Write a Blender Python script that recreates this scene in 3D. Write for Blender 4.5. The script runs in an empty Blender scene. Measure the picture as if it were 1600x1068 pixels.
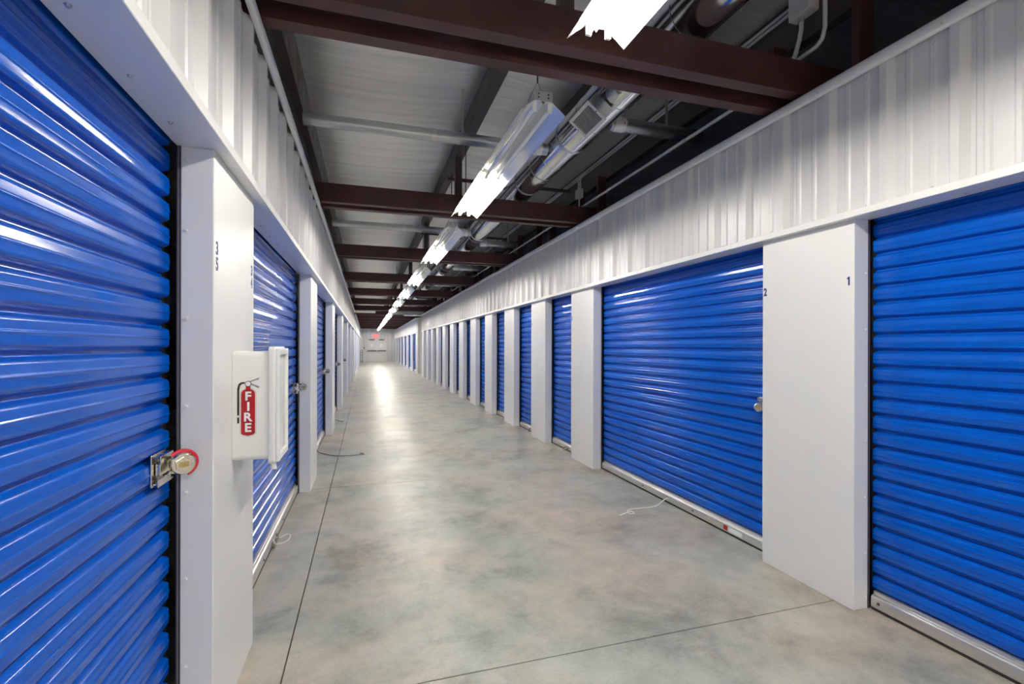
import bpy, bmesh, math, random
from mathutils import Vector, Matrix
random.seed(7)
S = bpy.context.scene
COL = S.collection
R = math.radians
PI = math.pi

# ------------------------------------------------------------------ camera, world, exposure, lights
CAM_H = 1.39
cam = bpy.data.cameras.new('camera')
cam.sensor_width = 36.0
cam.lens = 747.75 / 1600 * 36.0
cam.shift_x = 0.0
cam.shift_y = 7.1 / 1600
cam.clip_start = 0.02
cam.clip_end = 200
cam_ob = bpy.data.objects.new('camera', cam)
COL.objects.link(cam_ob)
cam_ob.location = (0, 0, CAM_H)
cam_ob.rotation_euler = (Matrix.Rotation(-R(16.929), 3, 'Z') @ Matrix.Rotation(R(90), 3, 'X') @ Matrix.Rotation(R(0.133), 3, 'Z')).to_euler()
S.camera = cam_ob

world = bpy.data.worlds.new('world')
S.world = world
world.use_nodes = True
world.node_tree.nodes['Background'].inputs[0].default_value = (0.5, 0.52, 0.55, 1)
world.node_tree.nodes['Background'].inputs[1].default_value = 0.003

S.cycles.use_denoising = True
S.cycles.max_bounces = 14
S.cycles.diffuse_bounces = 8
S.cycles.glossy_bounces = 6
S.cycles.sample_clamp_indirect = 8.0
S.view_settings.view_transform = 'Standard'
S.view_settings.look = 'None'
S.view_settings.gamma = 1.0
S.view_settings.use_curve_mapping = False
S.view_settings.exposure = 1.55
TUBE_POWER = 46.0                       # emission of a lit fluorescent tube
TUBE_COL = (1.0, 0.955, 0.865)

XL, XR = -0.506, 2.461                  # wall faces of the aisle
XC, ZF = 0.985, 2.75                    # row of strip lights
BAY = 3.05


def lamp(name, loc, sx, sy, power):
    d = bpy.data.lights.new(name, 'AREA')
    d.shape = 'RECTANGLE'
    d.size, d.size_y = sx, sy
    d.energy = power
    d.color = TUBE_COL
    o = bpy.data.objects.new(name, d)
    COL.objects.link(o)
    o.location = loc
    return o


# the two strip lights that hang behind the camera
lamp('strip_light_lamp', (XC, -1.75, 2.77), 0.20, 1.20, 22)
lamp('strip_light_lamp', (XC, -4.20, 2.77), 0.20, 1.20, 22)


# ------------------------------------------------------------------ materials
def mat(name, col, rough=0.5, metal=0.0, spec=0.5, emit=None, estr=0.0, coat=0.0):
    m = bpy.data.materials.new(name)
    m.use_nodes = True
    b = m.node_tree.nodes['Principled BSDF']
    b.inputs['Base Color'].default_value = (*col, 1)
    b.inputs['Roughness'].default_value = rough
    b.inputs['Metallic'].default_value = metal
    b.inputs['Specular IOR Level'].default_value = spec
    b.inputs['Coat Weight'].default_value = coat
    b.inputs['Coat Roughness'].default_value = 0.12
    if emit:
        b.inputs['Emission Color'].default_value = (*emit, 1)
        b.inputs['Emission Strength'].default_value = estr
    return m


def nd(m, t, **kw):
    n = m.node_tree.nodes.new(t)
    for k, v in kw.items():
        setattr(n, k, v)
    return n


def ln(m, a, b):
    m.node_tree.links.new(a, b)


def noisy(m, scale=(6, 6, 6), lo=None, hi=None, detail=5, bump=0.0, rough_lo=None, rough_hi=None, dist=0.01, p0=0.35, p1=0.65, rough=0.55):
    """vary colour, roughness and relief with one noise in object space"""
    b = m.node_tree.nodes['Principled BSDF']
    tc = nd(m, 'ShaderNodeTexCoord')
    mp = nd(m, 'ShaderNodeMapping')
    mp.inputs['Scale'].default_value = scale
    ln(m, tc.outputs['Object'], mp.inputs['Vector'])
    nz = nd(m, 'ShaderNodeTexNoise')
    nz.inputs['Scale'].default_value = 1.0
    nz.inputs['Detail'].default_value = detail
    nz.inputs['Roughness'].default_value = rough
    ln(m, mp.outputs[0], nz.inputs['Vector'])
    if lo:
        r = nd(m, 'ShaderNodeValToRGB')
        r.color_ramp.elements[0].position = p0
        r.color_ramp.elements[1].position = p1
        r.color_ramp.elements[0].color = (*lo, 1)
        r.color_ramp.elements[1].color = (*hi, 1)
        ln(m, nz.outputs['Fac'], r.inputs[0])
        ln(m, r.outputs[0], b.inputs['Base Color'])
    if rough_lo is not None:
        mr = nd(m, 'ShaderNodeMapRange')
        mr.inputs['From Min'].default_value = 0.35
        mr.inputs['From Max'].default_value = 0.65
        mr.inputs['To Min'].default_value = rough_lo
        mr.inputs['To Max'].default_value = rough_hi
        ln(m, nz.outputs['Fac'], mr.inputs['Value'])
        ln(m, mr.outputs[0], b.inputs['Roughness'])
    if bump:
        bp = nd(m, 'ShaderNodeBump')
        bp.inputs['Strength'].default_value = bump
        bp.inputs['Distance'].default_value = dist
        ln(m, nz.outputs['Fac'], bp.inputs['Height'])
        ln(m, bp.outputs[0], b.inputs['Normal'])
    return m


M = {}
M['white'] = noisy(mat('white_painted_steel', (0.80, 0.80, 0.785), 0.34), (3, 3, 3), bump=0.03, rough_lo=0.30, rough_hi=0.40)
M['white_rib'] = noisy(mat('white_ribbed_steel', (0.71, 0.705, 0.695), 0.26), (2, 2, 1), bump=0.02, rough_lo=0.28, rough_hi=0.34)
M['blue'] = noisy(mat('blue_painted_curtain', (0.0005, 0.082, 0.47), 0.16, spec=0.38), (0.6, 0.6, 2), rough_lo=0.155, rough_hi=0.175)
M['galv'] = noisy(mat('galvanised_steel', (0.60, 0.60, 0.60), 0.35, metal=0.9), (25, 25, 25), rough_lo=0.28, rough_hi=0.42)
M['alu'] = noisy(mat('mill_aluminium', (0.72, 0.71, 0.69), 0.32, metal=0.85), (4, 2, 40), rough_lo=0.29, rough_hi=0.38)
M['guide'] = noisy(mat('dark_track_steel', (0.055, 0.05, 0.055), 0.5, metal=0.4), (9, 9, 9), rough_lo=0.4, rough_hi=0.6)
M['guide_lip'] = mat('track_lip_steel', (0.22, 0.19, 0.21), 0.45, metal=0.5)
M['rubber'] = noisy(mat('black_rubber', (0.018, 0.017, 0.016), 0.7), (20, 20, 20), rough_lo=0.6, rough_hi=0.8)
M['oxide'] = noisy(mat('red_oxide_primer', (0.16, 0.055, 0.045), 0.5), (5, 5, 5), lo=(0.050, 0.0155, 0.0135), hi=(0.078, 0.025, 0.021), rough_lo=0.42, rough_hi=0.6)
M['purlin'] = noisy(mat('dark_purlin_steel', (0.10, 0.07, 0.062), 0.5), (5, 5, 5), lo=(0.045, 0.032, 0.029), hi=(0.075, 0.055, 0.050), rough_lo=0.4, rough_hi=0.6)
M['duct'] = noisy(mat('spiral_duct_steel', (0.74, 0.76, 0.78), 0.15, metal=1.0), (5, 5, 5), rough_lo=0.13, rough_hi=0.17)
M['duct_dull'] = noisy(mat('branch_duct_steel', (0.50, 0.53, 0.56), 0.25, metal=1.0), (7, 7, 7), rough_lo=0.29, rough_hi=0.33)
M['tape'] = noisy(mat('printed_foil_tape', (0.8, 0.8, 0.8), 0.3, metal=0.3), (40, 40, 40), lo=(0.55, 0.16, 0.14), hi=(0.85, 0.84, 0.82), p0=0.30, p1=0.42)
M['cavity'] = noisy(mat('dark_partition_steel', (0.10, 0.10, 0.11), 0.5), (2, 2, 2), lo=(0.09, 0.09, 0.10), hi=(0.13, 0.13, 0.14))
M['reflector'] = noisy(mat('white_reflector', (0.92, 0.92, 0.86), 0.14, metal=0.6), (3, 3, 3), rough_lo=0.07, rough_hi=0.14)
M['housing'] = mat('grey_housing', (0.55, 0.55, 0.55), 0.4, metal=0.3)
M['tube_off'] = mat('unlit_tube_glass', (0.85, 0.85, 0.82), 0.15)
M['tube_on'] = mat('lit_tube', (1, 1, 1), 0.3, emit=TUBE_COL, estr=TUBE_POWER)
M['socket'] = mat('white_lamp_holder', (0.75, 0.75, 0.70), 0.4)
M['black'] = noisy(mat('black_paint', (0.015, 0.015, 0.016), 0.45), (10, 10, 10), rough_lo=0.4, rough_hi=0.55)
M['wire'] = mat('dark_wire', (0.06, 0.06, 0.06), 0.4, metal=0.6)
M['pvc'] = noisy(mat('grey_conduit', (0.62, 0.61, 0.60), 0.4), (9, 9, 9), rough_lo=0.35, rough_hi=0.5)
M['plastic'] = noisy(mat('white_moulded_plastic', (0.84, 0.84, 0.81), 0.28), (12, 12, 12), rough_lo=0.29, rough_hi=0.34)
M['red'] = mat('red_print', (0.42, 0.006, 0.010), 0.35)
M['redband'] = mat('red_rubber_band', (0.62, 0.012, 0.04), 0.35)
M['ink'] = mat('black_print', (0.012, 0.012, 0.012), 0.4)
M['greyink'] = mat('grey_print', (0.30, 0.30, 0.30), 0.4)
M['whiteink'] = mat('white_print', (0.85, 0.85, 0.85), 0.4)
M['navy'] = mat('navy_vinyl_digit', (0.006, 0.012, 0.16), 0.4)
M['nickel'] = noisy(mat('nickel_lock', (0.74, 0.70, 0.63), 0.2, metal=1.0), (60, 60, 60), rough_lo=0.14, rough_hi=0.30)
M['brass'] = mat('brass_dial', (0.55, 0.40, 0.16), 0.3, metal=1.0)
M['rope'] = noisy(mat('cotton_cord', (0.85, 0.83, 0.76), 0.9), (80, 80, 80), bump=0.3, dist=0.002)
M['darkrope'] = noisy(mat('worn_grey_cord', (0.22, 0.21, 0.18), 0.9), (80, 80, 80), lo=(0.14, 0.13, 0.11), hi=(0.30, 0.28, 0.25))
M['doorpaint'] = noisy(mat('cream_door_paint', (0.72, 0.71, 0.67), 0.4), (4, 4, 4), rough_lo=0.35, rough_hi=0.45)
M['paper'] = mat('white_paper', (0.9, 0.9, 0.88), 0.6)
M['darkmetal'] = mat('dark_bronze_metal', (0.10, 0.095, 0.09), 0.4, metal=0.6)
M['exit'] = mat('exit_sign_face', (0.35, 0.08, 0.08), 0.4, emit=(1.0, 0.20, 0.20), estr=0.35)
M['exit_letter'] = mat('exit_sign_letter', (0.6, 0.02, 0.02), 0.4, emit=(1.0, 0.03, 0.03), estr=0.9)
M['joint'] = mat('dark_joint', (0.075, 0.052, 0.036), 0.9)

# polished concrete: cloudy grey-green and warm patches, darker stains, fine scratches and pores
mc = mat('sealed_concrete', (0.36, 0.36, 0.33), 0.35, spec=0.42)
bs = mc.node_tree.nodes['Principled BSDF']
tc = nd(mc, 'ShaderNodeTexCoord')


def noise_of(m, vec, scale, detail, rough=0.55, dist=0.0, stretch=None):
    n = nd(m, 'ShaderNodeTexNoise')
    n.inputs['Scale'].default_value = scale
    n.inputs['Detail'].default_value = detail
    n.inputs['Roughness'].default_value = rough
    n.inputs['Distortion'].default_value = dist
    if stretch:
        mp = nd(m, 'ShaderNodeMapping')
        mp.inputs['Scale'].default_value = stretch
        ln(m, vec, mp.inputs['Vector'])
        vec = mp.outputs[0]
    ln(m, vec, n.inputs['Vector'])
    return n.outputs['Fac']


def ramp(m, fac, stops):
    r = nd(m, 'ShaderNodeValToRGB')
    e = r.color_ramp.elements
    e[0].position, e[0].color = stops[0][0], (*stops[0][1], 1)
    e[1].position, e[1].color = stops[1][0], (*stops[1][1], 1)
    for p, c in stops[2:]:
        x = e.new(p)
        x.color = (*c, 1)
    ln(m, fac, r.inputs[0])
    return r.outputs[0]


def mix(m, kind, fac, a, b):
    x = nd(m, 'ShaderNodeMix', data_type='RGBA', blend_type=kind)
    if isinstance(fac, float):
        x.inputs[0].default_value = fac
    else:
        ln(m, fac, x.inputs[0])
    ln(m, a, x.inputs[6])
    ln(m, b, x.inputs[7])
    return x.outputs[2]


OBJ = tc.outputs['Object']
c1 = ramp(mc, noise_of(mc, OBJ, 1.7, 12, 0.70, 0.25), [(0.33, (0.245, 0.253, 0.230)), (0.66, (0.51, 0.505, 0.465)), (0.48, (0.405, 0.410, 0.374))])
c2 = ramp(mc, noise_of(mc, OBJ, 0.9, 8, 0.62, 0.3), [(0.42, (0.96, 1.0, 0.97)), (0.60, (1.12, 0.985, 0.91))])
c3 = ramp(mc, noise_of(mc, OBJ, 4.2, 11, 0.72, 0.35), [(0.34, (0.74, 0.755, 0.74)), (0.56, (1, 1, 1))])
c4 = ramp(mc, noise_of(mc, OBJ, 60, 3, 0.6), [(0.30, (0.86, 0.86, 0.86)), (0.55, (1, 1, 1))])
cc = mix(mc, 'MULTIPLY', 1.0, c1, c2)
cc = mix(mc, 'MULTIPLY', 0.8, cc, c3)
cc = mix(mc, 'MULTIPLY', 0.7, cc, c4)
ln(mc, cc, bs.inputs['Base Color'])
mr = nd(mc, 'ShaderNodeMapRange')
mr.inputs['From Min'].default_value = 0.3
mr.inputs['From Max'].default_value = 0.7
mr.inputs['To Min'].default_value = 0.31
mr.inputs['To Max'].default_value = 0.46
ln(mc, noise_of(mc, OBJ, 2.2, 6, 0.6, 0.5), mr.inputs['Value'])
ln(mc, mr.outputs[0], bs.inputs['Roughness'])
bp = nd(mc, 'ShaderNodeBump')
bp.inputs['Strength'].default_value = 0.12
bp.inputs['Distance'].default_value = 0.004
ln(mc, noise_of(mc, OBJ, 9, 8, 0.7), bp.inputs['Height'])
ln(mc, bp.outputs[0], bs.inputs['Normal'])
M['concrete'] = mc

# reflective insulation facing: pale grey with crosswise wrinkles
mi = mat('insulation_facing', (0.66, 0.65, 0.64), 0.40, metal=0.8)
bi = mi.node_tree.nodes['Principled BSDF']
ti = nd(mi, 'ShaderNodeTexCoord').outputs['Object']
wr = noise_of(mi, ti, 1.0, 6, 0.6, 0.3, (0.5, 13, 1))
ci = ramp(mi, wr, [(0.36, (0.84, 0.835, 0.82)), (0.6, (0.96, 0.95, 0.935))])
ln(mi, ci, bi.inputs['Base Color'])
bpi = nd(mi, 'ShaderNodeBump')
bpi.inputs['Strength'].default_value = 0.35
bpi.inputs['Distance'].default_value = 0.03
ln(mi, wr, bpi.inputs['Height'])
ln(mi, bpi.outputs[0], bi.inputs['Normal'])
M['facing'] = mi


# ------------------------------------------------------------------ mesh helpers
class MB:
    def __init__(s):
        s.v, s.f = [], []

    def add(s, vs, fs):
        k = len(s.v)
        s.v += [tuple(p) for p in vs]
        s.f += [tuple(i + k for i in f) for f in fs]
        return s

    def box(s, x0, x1, y0, y1, z0, z1):
        vs = [(x, y, z) for z in (z0, z1) for y in (y0, y1) for x in (x0, x1)]
        return s.add(vs, [(0, 2, 3, 1), (4, 5, 7, 6), (0, 1, 5, 4), (2, 6, 7, 3), (0, 4, 6, 2), (1, 3, 7, 5)])

    def obox(s, c, ax, hs):
        """box about c with axes ax (three unit vectors) and half sizes hs"""
        c = Vector(c)
        a = [Vector(q) * h for q, h in zip(ax, hs)]
        vs = [c + a[0] * i + a[1] * j + a[2] * k for k in (-1, 1) for j in (-1, 1) for i in (-1, 1)]
        return s.add(vs, [(0, 2, 3, 1), (4, 5, 7, 6), (0, 1, 5, 4), (2, 6, 7, 3), (0, 4, 6, 2), (1, 3, 7, 5)])

    def prism(s, pts, p0, p1, closed=True):
        """sweep the section pts (a list of (a, b)) from frame p0 to p1; each is a function (a, b) -> point"""
        n = len(pts)
        vs = [p0(a, b) for a, b in pts] + [p1(a, b) for a, b in pts]
        fs = [(i, (i + 1) % n, (i + 1) % n + n, i + n) for i in range(n if closed else n - 1)]
        if closed:
            fs += [tuple(range(n))[::-1], tuple(range(n, 2 * n))]
        return s.add(vs, fs)

    def tube(s, path, r, n=8, caps=True):
        P = [Vector(p) for p in path]
        rs = r if isinstance(r, (list, tuple)) else [r] * len(P)
        vs, fs = [], []
        up = Vector((0, 0, 1))
        t0 = (P[1] - P[0]).normalized()
        if abs(t0.dot(up)) > 0.9:
            up = Vector((0, 1, 0))
        u = t0.cross(up).normalized()
        for i, p in enumerate(P):
            t = (P[min(i + 1, len(P) - 1)] - P[max(i - 1, 0)]).normalized()
            u = (u - t * u.dot(t)).normalized()
            w = t.cross(u)
            for k in range(n):
                a = 2 * PI * k / n
                vs.append(p + (u * math.cos(a) + w * math.sin(a)) * rs[i])
        for i in range(len(P) - 1):
            for k in range(n):
                k2 = (k + 1) % n
                fs.append((i * n + k, i * n + k2, (i + 1) * n + k2, (i + 1) * n + k))
        if caps:
            fs += [tuple(range(n))[::-1], tuple(range((len(P) - 1) * n, len(P) * n))]
        return s.add(vs, fs)

    def build(s, name, m, parent=None, bevel=0.0, segs=2, smooth=False, angle=35):
        me = bpy.data.meshes.new(name)
        bm = bmesh.new()
        vv = [bm.verts.new(p) for p in s.v]
        for f in s.f:
            try:
                bm.faces.new([vv[i] for i in f])
            except ValueError:
                pass
        bmesh.ops.recalc_face_normals(bm, faces=bm.faces)
        if bevel:
            es = [e for e in bm.edges if len(e.link_faces) == 2 and e.calc_face_angle(0) > R(40)]
            bmesh.ops.bevel(bm, geom=es, offset=bevel, segments=segs, profile=0.5, affect='EDGES', clamp_overlap=True)
        if smooth:
            for f in bm.faces:
                f.smooth = True
            for e in bm.edges:
                if len(e.link_faces) == 2 and e.calc_face_angle(0) > R(angle):
                    e.smooth = False
        bm.to_mesh(me)
        bm.free()
        me.materials.append(m)
        o = bpy.data.objects.new(name, me)
        COL.objects.link(o)
        o.parent = parent
        return o


def empty(name, loc=(0, 0, 0)):
    o = bpy.data.objects.new(name, None)
    COL.objects.link(o)
    o.location = loc
    o.empty_display_size = 0.1
    return o


def struct(o):
    o['kind'] = 'structure'
    return o


def tag(o, label, cat, group=None):
    o['label'] = label
    o['category'] = cat
    o['kind'] = 'thing'
    if group:
        o['group'] = group
    return o


def same(o, parent, loc=None):
    """a copy of one part that shares its mesh"""
    c = o.copy()
    COL.objects.link(c)
    c.parent = parent
    if loc is not None:
        c.location = loc
    return c


def copy_tree(o, parent=None):
    c = o.copy()
    COL.objects.link(c)
    c.parent = parent
    for ch in list(o.children):
        copy_tree(ch, c)
    return c


def text_mesh(name, body, height, m, parent, origin, right, up, bold=0.0, depth=0.0006, width=1.0):
    """flat printed characters: centre at origin, reading along right"""
    cu = bpy.data.curves.new(name, 'FONT')
    cu.body = body
    cu.align_x = 'CENTER'
    cu.align_y = 'CENTER'
    cu.size = height / 0.70
    cu.offset = bold * height
    cu.extrude = depth
    cu.resolution_u = 4
    t = bpy.data.objects.new(name, cu)
    COL.objects.link(t)
    bpy.context.view_layer.update()
    me = bpy.data.meshes.new_from_object(t.evaluated_get(bpy.context.evaluated_depsgraph_get()))
    bpy.data.objects.remove(t)
    me.name = name
    xs = [v.co.x for v in me.vertices]
    ys = [v.co.y for v in me.vertices]
    cx, cy = (min(xs) + max(xs)) / 2, (min(ys) + max(ys)) / 2
    r, u = Vector(right), Vector(up)
    n = r.cross(u)
    for v in me.vertices:
        v.co = Vector(origin) + r * ((v.co.x - cx) * width) + u * (v.co.y - cy) + n * v.co.z
    me.materials.clear()
    me.materials.append(m)
    o = bpy.data.objects.new(name, me)
    COL.objects.link(o)
    o.parent = parent
    return o


# ------------------------------------------------------------------ floor
fl = struct(MB().box(-4.0, 6.0, -6.2, 46.0, -0.10, -0.012).build('floor', M['joint']))
xb = [-4.0, -0.335, 6.0]
yb = [-6.2, -4.1, -1.05, 2.0] + [5.02 + BAY * k for k in range(14)]
yb[-1] = 46.0
G = 0.0034
for i in range(len(xb) - 1):
    for j in range(len(yb) - 1):
        MB().box(xb[i] + G, xb[i + 1] - G, yb[j] + G, yb[j + 1] - G, -0.012, 0.0).build('slab', M['concrete'], fl)

# ------------------------------------------------------------------ walls of lockers: posts, header panels, trims
H_OPEN = 2.067
PW = 0.61
Z0H, Z1H = 2.10, 2.815


def header_profile(w, pitch, phase):
    """section (u, n) of a ribbed wall panel of width w; tall ribs stand at phase + k*pitch, two low ribs between them"""
    pts = [(0.0, 0.0)]
    c = phase
    while c < w + 0.001:
        for d, n in ((-0.041, 0.0), (-0.0165, 0.031), (0.0165, 0.031), (0.041, 0.0)):
            pts.append((c + d, n))
        for q in (1 / 3, 2 / 3):
            m_ = c + pitch * q
            if m_ + 0.02 < w:
                for d, n in ((-0.017, 0.0), (-0.008, 0.0055), (0.008, 0.0055), (0.017, 0.0)):
                    pts.append((m_ + d, n))
        c += pitch
    pts.append((w, 0.0))
    return [p for p in pts if 0 <= p[0] <= w]


def panel_mesh(s, w, z0, z1, pitch=0.302, phase=0.06):
    pr = header_profile(w, pitch, phase)
    mb = MB()
    k = len(pr)
    vs = [(s * n, u, z0) for u, n in pr] + [(s * n, u, z1) for u, n in pr]
    vs += [(s * (n - 0.004), u, z0) for u, n in pr] + [(s * (n - 0.004), u, z1) for u, n in pr]
    fs = []
    for i in range(k - 1):
        fs += [(i, i + 1, k + i + 1, k + i), (2 * k + i, 3 * k + i, 3 * k + i + 1, 2 * k + i + 1),
               (i, 2 * k + i, 2 * k + i + 1, i + 1), (k + i, k + i + 1, 3 * k + i + 1, 3 * k + i)]
    fs += [(0, k, 3 * k, 2 * k), (k - 1, 3 * k - 1, 4 * k - 1, 2 * k - 1)]
    return mb.add(vs, fs)


def screws_mesh(pts, axis, r=0.0065, h=0.006):
    """small hex-washer screw heads; axis is the outward direction"""
    mb = MB()
    for p in pts:
        p = Vector(p)
        a = Vector(axis)
        mb.tube([p, p + a * 0.0012, p + a * 0.0012, p + a * h], [r * 1.35, r * 1.35, r * 0.8, r * 0.7], 8)
    return mb


PROTO = {}


def post(wall, s, X, y0, detail=2, w=PW):
    key = ('post', s, w)
    if key not in PROTO:
        PROTO[key] = MB().box(*sorted((0, -s * 0.101)), 0, w, 0, H_OPEN + 0.004).build('post', M['white'], wall, bevel=0.004)
        o = PROTO[key]
    else:
        o = same(PROTO[key], wall)
    o.location = (X, y0, 0)
    if detail:
        key = ('screws', s, w, detail)
        if key not in PROTO:
            zs = [0.06, 0.292, 0.594, 0.888, 1.183, 1.484, 1.784, 2.027]
            q = screws_mesh([(-s * 0.083, 0, z) for z in zs], (0, -1, 0))
            if detail > 1:
                q2 = screws_mesh([(-s * 0.083, w, z) for z in zs], (0, 1, 0))
                q.add(q2.v, q2.f)
            PROTO[key] = q.build('screws', M['white'], o)
            PROTO[key]['kind'] = 'stuff'
        else:
            same(PROTO[key], o)
    return o


def header(wall, s, X, y0, y1, phase_y, joints):
    """ribbed panels, bottom trim and cap between y0 and y1"""
    w = 0.906
    y = phase_y - 0.06
    while y > y0:
        y -= w
    while y < y1:
        a, b = max(y, y0), min(y + w, y1)
        key = ('panel', s)
        if b - a > w - 0.001:
            if key not in PROTO:
                PROTO[key] = panel_mesh(s, w - 0.0015, Z0H, Z1H).build('header_panel', M['white_rib'], wall)
                o = PROTO[key]
            else:
                o = same(PROTO[key], wall)
            o.location = (X, a, 0)
        elif b - a > 0.05:
            o = panel_mesh(s, b - a - 0.0015, Z0H, Z1H, phase=0.06 + y - a if y - a > -0.06 else 0.06 + y - a + 0.302 * math.ceil((a - y) / 0.302)).build('header_panel', M['white_rib'], wall)
            o.location = (X, a, 0)
        y += w
    ys = [y0] + [j for j in joints if y0 < j < y1] + [y1]
    tr = [(-0.112, H_OPEN + 0.004), (0.004, H_OPEN + 0.004), (0.005, H_OPEN), (0.046, H_OPEN), (0.048, H_OPEN + 0.002), (0.048, H_OPEN + 0.034), (0.044, H_OPEN + 0.037), (0.0, H_OPEN + 0.040), (-0.004, H_OPEN + 0.040), (-0.004, H_OPEN + 0.010), (-0.112, H_OPEN + 0.010)]
    cp = [(0.0315, 2.790), (0.034, 2.787), (0.048, 2.786), (0.056, 2.790), (0.060, 2.797), (0.061, 2.822), (0.058, 2.838), (0.050, 2.846), (0.040, 2.848), (0.0315, 2.845)]
    for a, b in zip(ys[:-1], ys[1:]):
        for nm, sec in (('header_trim', tr), ('cap_trim', cp)):
            MB().prism(sec, lambda n, z, a=a: (s * n, a + 0.0008, z), lambda n, z, b=b: (s * n, b - 0.0008, z)).build(nm, M['white'], wall, smooth=(nm == 'cap_trim'), angle=50).location = (X, 0, 0)
    # screw heads: along the trim face, the soffit and the cap
    pts = []
    yy = phase_y + 0.151
    while yy < min(y1, 12):
        if yy > y0:
            pts.append((X + s * 0.056, yy - 0.12, 2.806))
        yy += 0.604
    q = screws_mesh(pts, (s, 0, 0), 0.006)
    pts = []
    yy = y0 + 0.1
    while yy < min(y1, 12):
        pts.append((X - s * 0.066, yy, H_OPEN + 0.004))
        yy += 0.262
    q2 = screws_mesh(pts, (0, 0, -1), 0.0055)
    q.add(q2.v, q2.f)
    pts = []
    yy = phase_y + 0.1
    while yy < min(y1, 12):
        if yy > y0:
            pts.append((X + s * 0.003, yy, Z0H + 0.018))
            pts.append((X + s * 0.001, yy, 2.765))
        yy += 0.302
    q3 = screws_mesh(pts, (s, 0, 0), 0.006)
    q.add(q3.v, q3.f)
    if q.v:
        q.build('screws', M['galv'], wall)['kind'] = 'stuff'


JT = [2.05 + BAY * k for k in range(-3, 15)]
wl = struct(empty('wall_left'))
wr_ = struct(empty('wall_right'))
header(wl, 1, XL, -6.0, 21.0, 1.4225, JT)
header(wr_, -1, XR, -6.0, 22.30, 1.4225, [j + 1.1 for j in JT])
L_POST = [1.889 + 0 * 3, 4.923] + [7.971 + 3.048 * k for k in range(5)]
R_POST = [1.889] + [4.923 + 1.524 * k for k in range(12)]
lp, rp = {}, {}
for i, y in enumerate(L_POST):
    lp[i] = post(wl, 1, XL, y, 2 if y < 9 else (1 if y < 13 else 0))
for i, y in enumerate(R_POST):
    rp[i] = post(wr_, -1, XR, y, 2 if y < 5 else (1 if y < 10 else 0))
post(wl, 1, XL, -1.159, 0)
post(wr_, -1, XR, -1.159, 0)
# plain wall where the corridor goes on behind the camera
for wall, s, X in ((wl, 1, XL), (wr_, -1, XR)):
    MB().box(*sorted((X, X - s * 0.15)), -6.0, -1.16, 0, H_OPEN).build('wall_sheet', M['white'], wall)
wb = struct(MB().box(-4.0, 6.0, -6.2, -6.0, 0, 3.7).build('wall_back', M['white']))

# door numbers on the posts
one = [(-0.0035, -0.0235), (0.0045, -0.0235), (0.0045, 0.0235), (-0.0015, 0.0235), (-0.0040, 0.0195), (-0.0100, 0.0165), (-0.0100, 0.0095), (-0.0035, 0.0115)]
MB().prism(one, lambda a, b: (-0.0001, 1.9185 - 1.889 - a, 1.744 + b), lambda a, b: (-0.0009, 1.9185 - 1.889 - a, 1.744 + b)).build('door_number', M['navy'], rp[0])
for k, (yy, ch) in {1: (2.4765, '2')}.items():
    text_mesh('door_number', ch, 0.047, M['navy'], rp[0], (-0.0006, yy - 1.889, 1.744), (0, -1, 0), (0, 0, 1), 0.055, width=0.74)
for i in (1, 2, 3):
    text_mesh('door_number', str(i + 2), 0.047, M['navy'], rp[i], (-0.0006, 0.5875, 1.744), (0, -1, 0), (0, 0, 1), 0.055, width=0.74)
for yy, chs in ((0.034, '35'), (0.566, '34')):
    for q, ch in enumerate(chs):
        text_mesh('door_number', ch, 0.045, M['navy'], lp[0], (0.0006, yy, 1.735 - 0.056 * q), (0, 1, 0), (0, 0, 1), 0.045, width=0.9)

# ------------------------------------------------------------------ roll-up doors
PITCH = 0.0853


def curtain_mesh(s, w):
    sec = [(0.00, -0.0215), (0.02, -0.0225), (0.10, -0.0225), (0.13, -0.0215), (0.185, -0.0095), (0.235, -0.0028), (0.29, -0.0005), (0.34, 0.0), (0.50, 0.0), (0.515, 0.0004), (0.545, 0.0026),
           (0.565, 0.0030), (0.585, 0.0026), (0.615, 0.0004), (0.63, 0.0), (0.82, 0.0), (0.865, -0.0009), (0.91, -0.0042), (0.97, -0.0180)]
    pts = []
    k = 0
    while True:
        z = 0.088 + k * PITCH
        if z > 2.20:
            break
        pts += [(z + t * PITCH, n) for t, n in sec]
        k += 1
    n0 = -0.132
    u0, u1 = 0.003, w - 0.003
    N = len(pts)
    vs = [(s * (n0 + n), u, z) for u in (u0, u1) for z, n in pts]
    vs += [(s * (n0 + n - 0.002), u, z) for u in (u0, u1) for z, n in pts]
    fs = []
    for i in range(N - 1):
        fs += [(i, i + 1, N + i + 1, N + i), (2 * N + i, 3 * N + i, 3 * N + i + 1, 2 * N + i + 1),
               (i, 2 * N + i, 2 * N + i + 1, i + 1), (N + i, N + i + 1, 3 * N + i + 1, 3 * N + i)]
    return MB().add(vs, fs)


BAR = [(-0.150, 0.020), (-0.110, 0.016), (-0.108, 0.020), (-0.108, 0.062), (-0.110, 0.070), (-0.116, 0.076), (-0.124, 0.079), (-0.128, 0.083), (-0.128, 0.094), (-0.131, 0.096), (-0.150, 0.096)]
SEAL = [(-0.140, 0.001), (-0.113, 0.001), (-0.109, 0.006), (-0.110, 0.0155), (-0.140, 0.018)]


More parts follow.
